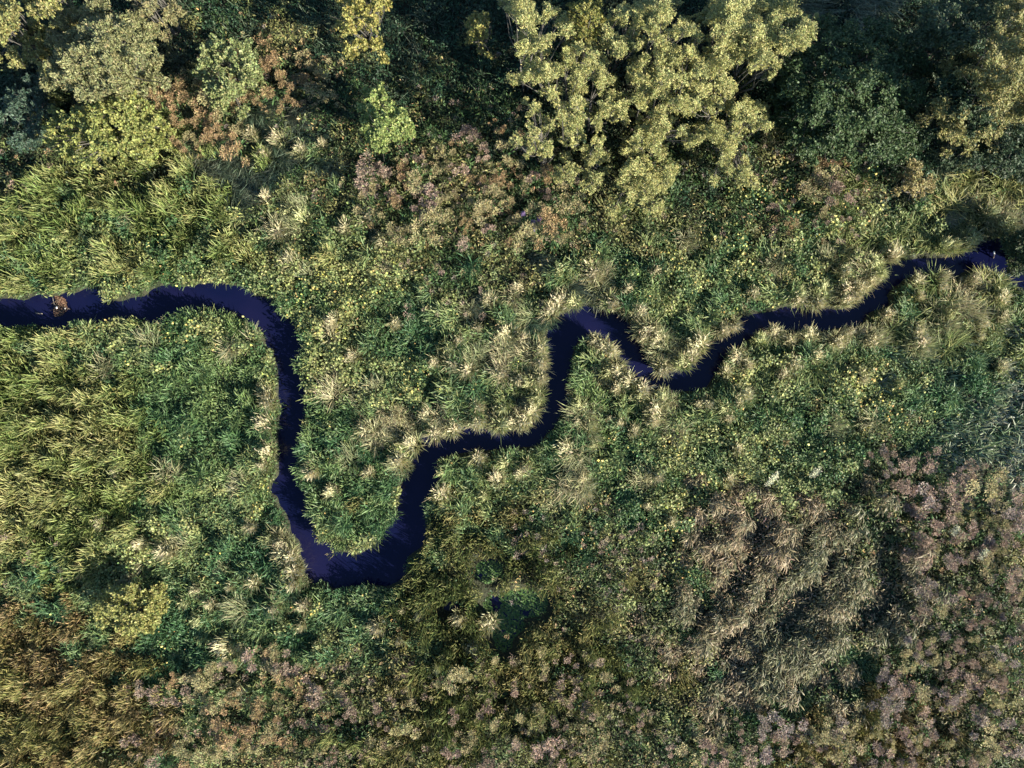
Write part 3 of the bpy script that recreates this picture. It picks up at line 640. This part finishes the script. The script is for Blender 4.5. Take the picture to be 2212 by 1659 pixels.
TUSS = [(1281,585,25),(1363,625,14),(1421,585,14),(1321,645,20),(1206,655,24),(1193,675,20),(1246,652,18),(1376,680,18),(1413,705,22),(1426,730,18),(1393,720,16),(1431,790,20),(1518,747,22),(1511,730,16),(1481,790,20),(1498,772,18),(1576,717,18),(1593,702,15),(1306,747,18),(1323,757,18),(1346,780,20),(1311,805,18),(1371,812,20),(1168,752,16),(1173,777,18),(1121,732,16),(1131,615,15),(1213,585,15),(1631,630,14),(1601,770,20),(1616,790,16),(1563,797,14),(1643,727,16),(1116,815,16),(1143,820,18),(1171,815,16),(1293,722,16),
 (1166,859,20),(1156,892,20),(1131,920,20),(1116,912,16),(1251,875,18),(1256,902,12),(1271,922,16),(1378,845,22),(1386,857,16),(1436,862,20),(1426,895,20),(1406,907,16),(1373,932,14),(1288,957,12),(1341,835,15),(1228,970,20),(1136,1000,14),(1133,1024,14),(1318,912,8),(1341,907,12),(1256,1037,16),(1566,880,18),(1536,867,14),(1603,850,18),(1606,872,14),(1516,865,12),(1581,897,14),(1596,979,14),(1581,1037,16),(1453,1115,12),(1458,1130,12),(1406,1087,12),(1416,1027,16),
 (903,962,22),(860,995,20),(785,927,20),(850,895,14),(673,1014,18),(718,1064,16),(793,1024,13),(978,937,20),(938,942,20),(1078,924,22),(1035,907,20),(1085,875,18),(918,897,16),(1028,879,16),(950,1072,22),(1078,1042,18),(1050,1074,12),(1028,989,18),(1090,999,16),(950,1019,13),(615,1204,24),(630,1230,24),(600,1174,16),(568,1167,14),(578,974,18),(565,1004,14),(578,917,20),(593,862,20),(568,855,18),
 (588,497,22),(625,447,18),(575,430,16),(648,467,20),(785,465,20),(740,487,18),(818,510,14),(630,560,22),(723,692,16),(845,695,14),(1095,722,22),(958,745,16),(1028,705,12),(940,777,14),(973,780,18),(1010,797,20),(990,730,14),(1078,805,16),(763,770,16),(1058,652,18),
 (1824,587,16),(1818,597,14),(1844,622,20),(1856,640,16),(1779,632,20),(1776,657,18),(1731,645,20),(1726,657,16),(1899,565,20),(1936,550,20),(1911,587,18),(1899,610,16),(1879,632,16),(1844,662,16),(1934,565,15),(2044,527,16),(2104,515,22),(2064,547,16),(2086,550,16),(2179,500,22),(2184,482,18),(2134,460,18),(2044,585,14),(1991,610,16),(2041,622,12),(2104,607,14),(2169,647,18),(2181,685,16),(2129,702,14),(2126,725,10),(1994,640,10),(1994,702,16),(1991,747,22),(2059,677,13),(1924,675,16),(1684,697,18),(1716,737,14),(1756,715,18),(1829,707,14),(1819,730,20),(1889,727,20),(1769,770,16),(1869,810,16),(1719,782,20),(1701,815,14),(1946,827,13),(2171,797,14),
 (350,1187,20),(360,1200,16),(302,1177,14),(215,1132,16),(527,1142,14),(250,1019,14),
 (631,1257,20),(592,1314,16),(653,1318,18),(651,1353,12),(814,1357,18),(688,1405,14),(684,1436,8),(867,1318,10),(902,1325,12),(1058,1349,20),(993,1340,16),(1019,1405,14),(601,1453,16),(671,1488,12),(570,1510,13),(941,1444,10),(854,1383,12),
 (423,1279,14),(453,1309,14),(423,1336,16),(383,1301,14),(492,1270,10),(492,1396,24),(540,1266,16),(418,1466,14),(510,1492,16),(560,330,16),(600,300,18),(640,320,16),(540,290,14),(690,310,12)]
def where(x, y):
    """where a plant stands, told by things the photo shows"""
    if x < 560 and y > 1100: return 'between the reed beds in the lower left'
    if y > 1255 and x < 1120: return 'below the bottom of the big river loop'
    if 590 <= x < 930 and y > 690 and 940 < y: return 'on the tongue inside the big river loop'
    if x < 660 and y > 800: return 'on the outer left bank of the big river loop'
    if x < 900 and y < 620: return 'on the meadow above the left bend of the river'
    if x < 900: return 'among leafy herbs right of the straight river reach'
    if y < 700 and x < 1470 and x > 1100: return 'above the small meander in the middle'
    if 1220 < x < 1400 and 700 < y < 850: return 'on the green tongue inside the small meander'
    if x < 1215 and y < 960: return 'on the bank left of the small meander'
    if x < 1120: return 'on the bank right of the big river loop'
    if 1380 <= x < 1640 and y < 830: return 'on the spit right of the small meander'
    if x < 1500: return 'on the meadow below the small meander'
    if y < 1659 and y < np.interp(x, [1600, 1900, 1960, 2212], [690, 640, 575, 530]): return 'on the upper bank of the right hand reach'
    if y < 830: return 'on the lower bank of the right hand reach'
    return 'on the herb meadow at lower right'
def place_tussocks():
    rg = random.Random(3)
    pts = list(TUSS)
    for (x, y, r) in pts:
        k = rg.choice([0, 1, 2, 4, 5, 6, 8, 9, 10, 3, 7]) if not (1960 < x and y < 560) else rg.choice([3, 7, 11])
        X, Y = P(x, y, 0.75)
        sd, dx, dy = river_sd(np.array([X]), np.array([Y]))
        lim = 0.45 if x > 1650 else 0.38
        if sd[0] < lim:
            f = (lim + 0.03 - sd[0]) / (abs(sd[0]) + 1e-6) * (1 if sd[0] < 0 else -1)
            X += dx[0] * f; Y += dy[0] * f
        o = bpy.data.objects.new('grass_tussock', T_MESH[k]); C.objects.link(o)
        s = r / 20.0
        o.location = (X, Y, -0.02)
        o.scale = (s * 0.95, s * 0.95, 0.75 + 0.3 * s)
        o.rotation_euler = (rg.gauss(0, 0.09), rg.gauss(0, 0.09), rg.uniform(0, 6.283))
        tone = 'green topped' if k % 4 == 3 else 'cream topped'
        size = 'large' if r >= 19 else ('small' if r < 14 else 'middle sized')
        near = 'waterside ' if sd[0] < 0.8 else ''
        tag(o, f'{size} {tone} {near}tussock {where(x, y)}', 'grass tussock', f'grass tussocks {where(x, y)}')
place_tussocks()

# ------------------------------------------------------------------ fluffy seed plants
TONES = {'rust': ((0.19, 0.135, 0.07), (0.42, 0.30, 0.16)), 'pink': ((0.18, 0.135, 0.105), (0.40, 0.30, 0.225)), 'tan': ((0.21, 0.19, 0.095), (0.46, 0.40, 0.21)), 'mauve': ((0.17, 0.14, 0.12), (0.38, 0.31, 0.26))}
def seed_mesh(tone, k):
    A = Acc(); n = 110 * k + 120
    ca, cb = TONES[tone]
    st = U(0, 3.14, 1)[0]; sp = 0.05 + 0.018 * k; e = U(1.0, 2.0, 1)[0]
    a = R_.normal(0, sp * e, k); b = R_.normal(0, sp, k)
    heads = np.stack([a * math.cos(st) - b * math.sin(st), a * math.sin(st) + b * math.cos(st), U(0.7, 1.05, k)], 1)
    hr = U(0.08, 0.17, k)
    hi = R_.integers(0, k, n); d = R_.normal(0, 1, (n, 3)); d[:, 2] = np.abs(d[:, 2]) * 0.9; d /= np.linalg.norm(d, axis=1)[:, None]
    pos = heads[hi] + d * (hr[hi] * U(0.05, 1.15, n) ** 0.5)[:, None] + R_.normal(0, 0.012, (n, 3))
    mix = np.clip(U(0, 1, (n, 1)) * 0.7 + U(0, 0.4, (k, 1))[hi], 0, 1)
    col = jit(np.asarray(ca) * (1 - mix) + np.asarray(cb) * mix, n, 0.18)
    blades(A, pos, np.arctan2(d[:, 1], d[:, 0]) + R_.normal(0, 0.8, n), U(0.035, 0.075, n), np.arccos(np.clip(d[:, 2], -1, 1)) * 0.8 + R_.normal(0, 0.3, n), U(0, 0.6, n), U(0.013, 0.026, n), col, col * 1.1)
    for h in heads: tube(A, [np.array([h[0] * 0.2, h[1] * 0.2, -0.05]), np.array([h[0] * 0.6, h[1] * 0.6, h[2] * 0.6]), h], 0.008, 0.005, (0.12, 0.10, 0.05), 4)
    m = 60
    th = U(0, 6.283, m); r2 = U(0.03, 0.3, m)
    leaves(A, np.stack([np.cos(th) * r2, np.sin(th) * r2, U(0.25, 0.8, m)], 1), th, R_.normal(-0.2, 0.3, m), U(0.08, 0.16, m), U(0.025, 0.045, m), jit((0.08, 0.13, 0.05), m, 0.3))
    return A.mesh('seed_plant', M_seed)
SEED = {t: [seed_mesh(t, k) for k in (2, 3, 4, 5, 7, 8)] for t in TONES}
FIELDS = [ # outline, spacing, tones, count of objects, place
 ([(1850,960),(2000,980),(2212,1050),(2212,1300),(2000,1300),(1960,1150)], 26, 'pink mauve tan pink', 46, 'right of the withered reeds'),
 ([(2000,1300),(2212,1300),(2212,1659),(1950,1659),(1900,1560),(1930,1400)], 25, 'pink pink mauve tan', 58, 'in the lower right corner'),
 ([(1400,1659),(1480,1570),(1700,1560),(1900,1560),(1950,1659)], 27, 'pink tan mauve', 30, 'below the withered reeds'),
 ([(300,1480),(560,1400),(700,1450),(700,1659),(300,1659)], 27, 'rust pink tan', 38, 'right of the rusty reeds at the bottom edge'),
 ([(700,1450),(900,1430),(1300,1420),(1400,1560),(1390,1659),(700,1659)], 44, 'tan pink', 34, 'among bulrushes at the bottom edge'),
 ([(280,200),(350,190),(560,60),(720,130),(720,230),(600,230),(520,310),(400,330)], 26, 'rust rust tan', 36, 'right of the yellow green shrub in the upper left'),
 ([(800,330),(1000,300),(1110,250),(1230,400),(1250,520),(850,520),(760,400)], 34, 'pink rust tan', 44, 'on the dark herb meadow left of the willow thicket'),
 ([(1650,270),(1860,330),(1860,520),(1640,500)], 24, 'pink rust tan pink', 36, 'right of the willow thicket below the dark shrub'),
 ([(880,570),(1060,570),(1060,680),(880,680)], 30, 'pink tan', 8, 'on the dark herbs above the middle of the river'),
 ([(1100,1110),(1420,1130),(1400,1280),(1110,1260)], 28, 'mauve pink', 24, 'below the middle meadow near the duckweed pool'),
 ([(0,1165),(170,1165),(170,1260),(0,1260)], 28, 'pink rust', 9, 'on the left edge between the two reed beds'),
 ([(0,320),(110,330),(110,400),(0,400)], 22, 'rust pink', 8, 'on the left edge below the trailing shrub')]
def place_seeds():
    rg = random.Random(8); total = 0; rest = []
    adj = {'rust': 'rusty orange', 'pink': 'pinkish brown', 'tan': 'pale tan', 'mauve': 'dull mauve'}
    for poly, sp, tones, cnt, place in FIELDS:
        o_ = np.array(poly, float); lo = o_.min(0); hi = o_.max(0); pts = []; tr = 0
        while len(pts) < cnt and tr < 9000:
            tr += 1; x = rg.uniform(lo[0], hi[0]); y = rg.uniform(lo[1], hi[1])
            if not inside(o_, np.array([x]), np.array([y]))[0]: continue
            if any((x - a) ** 2 + (y - b) ** 2 < sp * sp for a, b in pts): continue
            pts.append((x, y))
        for (x, y) in pts:
            t = rg.choice(tones.split()); X, Y = P(x, y, 0.95)
            sc = rg.choice([rg.uniform(0.7, 0.95), rg.uniform(0.95, 1.25), rg.uniform(1.15, 1.65)])
            if total >= 296: continue
            total += 1
            o = bpy.data.objects.new('seed_plant', rg.choice(SEED[t])); C.objects.link(o)
            o.location = (X, Y, 0); o.scale = (sc, sc * rg.uniform(0.75, 1.2), rg.uniform(0.75, 1.2)); o.rotation_euler = (rg.gauss(0, 0.08), rg.gauss(0, 0.08), rg.uniform(0, 6.28))
            size = 'big' if sc > 1.12 else ('small' if sc < 0.93 else 'medium')
            tag(o, f'{size} {adj[t]} fluffy seed plant {place}', 'seed plant', f'fluffy seed plants {place}')
place_seeds()
def seed_carpet():
    A = Acc(); rg = np.random.default_rng(21)
    def heads(x, y, tone, r, z):
        ca, cb = TONES[tone]; n = int(34 + 900 * r * r); d = R_.normal(0, 1, (n, 3)); d[:, 2] = np.abs(d[:, 2]); d /= np.linalg.norm(d, axis=1)[:, None]
        pos = np.array([x, y, z]) + d * (r * U(0.05, 1.2, n) ** 0.5)[:, None]
        mix = U(0, 1, (n, 1)) * 0.6 + rg.random() * 0.35
        col = jit(np.asarray(ca) * (1 - mix) + np.asarray(cb) * mix, n, 0.2)
        blades(A, pos, np.arctan2(d[:, 1], d[:, 0]) + R_.normal(0, 0.8, n), U(0.03, 0.07, n), U(0.1, 1.3, n), U(0, 0.6, n), U(0.013, 0.026, n), col, col * 1.1)
    for poly, sp, tones, cnt, place in FIELDS:
        o_ = np.array(poly, float); lo = o_.min(0); hi = o_.max(0); T = tones.split(); area = 0
        m = int((hi[0] - lo[0]) * (hi[1] - lo[1]) / 420)
        x = rg.uniform(lo[0] - 25, hi[0] + 25, m); y = rg.uniform(lo[1] - 25, hi[1] + 25, m)
        c = o_.mean(0); k = inside(c + (o_ - c) * 1.12, x, y) & (N2(x / 60, y / 60) > 0.3)
        for a, b in zip(x[k], y[k]):
            X, Y = P(a, b, 0.7)
            if river_sd(np.array([X]), np.array([Y]))[0][0] < 0.6: continue
            heads(X, Y, T[rg.integers(len(T))], rg.uniform(0.06, 0.15), rg.uniform(0.5, 0.95))
    k = np.nonzero((cZ.ravel() == ord('D')) & (rg.random(cZ.size) < 0.28))[0]
    for i in k:
        heads(cX.ravel()[i], cY.ravel()[i], ['pink', 'tan', 'rust', 'mauve'][rg.integers(4)], rg.uniform(0.06, 0.13), rg.uniform(0.5, 0.85))
    tag(A.obj('brown_scrub', M_seed), 'fine carpet of small brown seed heads between the larger seed plants', 'scrub', kind='stuff')
seed_carpet()

# ------------------------------------------------------------------ flowers and plumes
def flower_mesh(col, n=60, r=0.10, h=0.9):
    A = Acc()
    d = R_.normal(0, 1, (n, 3)); d[:, 2] = np.abs(d[:, 2]); d /= np.linalg.norm(d, axis=1)[:, None]
    pos = np.array([0, 0, h]) + d * r * U(0.4, 1.1, n)[:, None]
    leaves(A, pos, U(0, 6.28, n), R_.normal(0, 0.4, n), U(0.04, 0.07, n), U(0.03, 0.05, n), jit(col, n, 0.2))
    tube(A, [[0, 0, -0.05], [0.02, 0, h * 0.5], [0, 0, h]], 0.01, 0.006, (0.06, 0.1, 0.04), 4)
    m = 30; th = U(0, 6.28, m)
    leaves(A, np.stack([np.cos(th) * 0.1, np.sin(th) * 0.1, U(0.2, 0.75, m)], 1), th, R_.normal(-0.2, 0.3, m), U(0.1, 0.16, m), U(0.03, 0.045, m), jit((0.07, 0.12, 0.045), m))
    return A
for (x, y, c, lab) in [(1152, 480, (0.24, 0.17, 0.30), 'violet flower plant highest in the group left of the willow tip'), (1165, 474, (0.38, 0.22, 0.38), 'pink violet flower plant right of the violet ones'),
                       (1153, 495, (0.17, 0.13, 0.30), 'deep violet flower plant lowest in the group left of the willow tip'), (1130, 462, (0.20, 0.14, 0.28), 'dull violet flower plant in dark herbs on the left of the group')]:
    X, Y = P(x, y, 0.9); o = flower_mesh(c).obj('flower_plant', M_leaf, loc=(X, Y, 0)); tag(o, lab, 'flower', 'violet flowers below the willow thicket')
for (x, y, lx, lab) in [(1668, 1036, 0.28, 'long cream plume plant on the herb meadow left of two others'), (1760, 1020, 0.18, 'short cream plume plant on the herb meadow above the withered reeds'),
                        (2064, 1146, 0.15, 'small white topped plume plant among pinkish brown seed plants'), (2123, 1196, 0.2, 'pale plume plant near the right edge among seed plants')]:
    A = Acc(); n = 190; t = U(-1, 1, n); a = 0.8
    pos = np.stack([t * lx * math.cos(a), t * lx * math.sin(a), np.full(n, 1.0)], 1) + R_.normal(0, 0.05, (n, 3))
    blades(A, pos, U(0, 6.28, n), U(0.06, 0.12, n), U(0.3, 1.3, n), U(0, 0.5, n), U(0.02, 0.035, n), jit((0.5, 0.5, 0.33), n), jit((0.62, 0.6, 0.42), n))
    for q in range(4): tube(A, [[0, 0, -0.05], [0, 0, 0.5], [(q / 3 * 2 - 1) * lx * math.cos(a) * 0.8, (q / 3 * 2 - 1) * lx * math.sin(a) * 0.8, 1.0]], 0.012, 0.006, (0.12, 0.14, 0.06), 4)
    X, Y = P(x, y, 1.0); tag(A.obj('plume_plant', M_seed, loc=(X, Y, 0)), lab, 'plume plant', 'cream plume plants on the lower right meadow')

# ------------------------------------------------------------------ things in the river
def debris():
    X, Y = P(131, 660, -0.2)
    root = empty('debris_raft', (X, Y, -0.2)); tag(root, 'brown raft of dead leaves and twigs caught at the bank in the left river', 'debris')
    out = [(-12, 22), (-2, 20), (10, 14), (15, 2), (12, -12), (2, -22), (-12, -24), (-15, -10), (-10, 4)]
    poly = np.array(out, float) * S
    A = Acc(); B = Acc()
    n = 1500; x = U(-0.32, 0.32, n * 2); y = U(-0.5, 0.5, n * 2); k = inside(poly, x, y); x, y = x[k][:n], y[k][:n]; m = len(x)
    d, _, _ = edge_dist(poly, x, y)
    z = 0.01 + np.minimum(d, 0.15) * 0.5 * U(0.2, 1, m)
    mix = U(0, 1, (m, 1))
    leaves(A, np.stack([x, y, z], 1), U(0, 6.28, m), R_.normal(0, 0.25, m), U(0.04, 0.09, m), U(0.025, 0.05, m), jit(np.array((0.06, 0.03, 0.018)) * (1 - mix) + np.array((0.30, 0.17, 0.10)) * mix, m, 0.3))
    A.obj('leaf_litter', M_plain, root)
    for q in range(10):
        a = random.uniform(0, 3.1); L = random.uniform(0.12, 0.3); cx, cy = random.uniform(-0.15, 0.15), random.uniform(-0.3, 0.3)
        A = Acc(); tube(A, [[cx - math.cos(a) * L, cy - math.sin(a) * L, 0.05], [cx, cy, 0.09], [cx + math.cos(a) * L, cy + math.sin(a) * L, 0.05]], 0.009, 0.005, (0.26, 0.19, 0.13), 5)
        A.obj('twig', M_bark, root)
    A = Acc(); tube(A, [[-0.28, 0.45, 0.1], [-0.26, 0.2, 0.06], [-0.2, -0.05, 0.05], [-0.22, -0.3, 0.03]], 0.012, 0.006, (0.33, 0.29, 0.24), 5); A.obj('branch', M_bark, root)
def lump(name, x, y, z, r, col, label, cat, flat=0.7):
    A = Acc(); import bmesh
    bm = bmesh.new(); bmesh.ops.create_icosphere(bm, subdivisions=2, radius=r)
    v = np.array([q.co[:] for q in bm.verts]); f = np.array([[q.index for q in p.verts] for p in bm.faces]); bm.free()
    v *= (1 + R_.normal(0, 0.06, (len(v), 1))); v[:, 2] *= flat
    A.add(v, f, np.array(col)); X, Y = P(x, y); tag(A.obj(name, M_plain, loc=(X, Y, z)), label, cat)
debris()
lump('foam_ball', 120, 664, -0.08, 0.045, (0.75, 0.74, 0.72), 'white round foam lump lying on the brown debris raft', 'litter')
lump('foam_scrap', 138, 666, -0.08, 0.03, (0.6, 0.55, 0.5), 'small pale foam scrap on the right side of the debris raft', 'litter', 0.4)
def floating_stick():
    X, Y = P(85, 677, -0.2); root = empty('driftwood_stick', (X, Y, -0.19)); tag(root, 'pale driftwood stick floating left of the debris raft', 'driftwood')
    A = Acc(); tube(A, [[-0.13, 0.01, 0.0], [-0.03, 0.0, 0.012], [0.06, -0.005, 0.01], [0.13, -0.01, 0.0]], 0.024, 0.016, (0.5, 0.44, 0.34), 7); A.obj('stem', M_bark, root)
    A = Acc(); tube(A, [[-0.1, 0.01, 0.005], [-0.16, 0.05, 0.005]], 0.01, 0.004, (0.45, 0.38, 0.3), 5); A.obj('side_twig', M_bark, root)
floating_stick()
def stake():
    X, Y = P(2154, 560, -0.2); root = empty('wooden_stake', (X, Y, -0.5)); tag(root, 'thin leaning wooden stake with white top standing in the river at right', 'stake')
    tx, ty = P(2147, 544, 0.5); tx -= X; ty -= Y
    A = Acc(); tube(A, [[0, 0, 0], [tx * 0.7, ty * 0.7, 0.75]], 0.028, 0.026, (0.10, 0.08, 0.07), 8); A.obj('shaft', M_bark, root)
    A = Acc(); tube(A, [[tx * 0.7, ty * 0.7, 0.75], [tx, ty, 1.02]], 0.03, 0.028, (0.75, 0.74, 0.72), 8); A.obj('white_tip', M_plain, root)
stake()
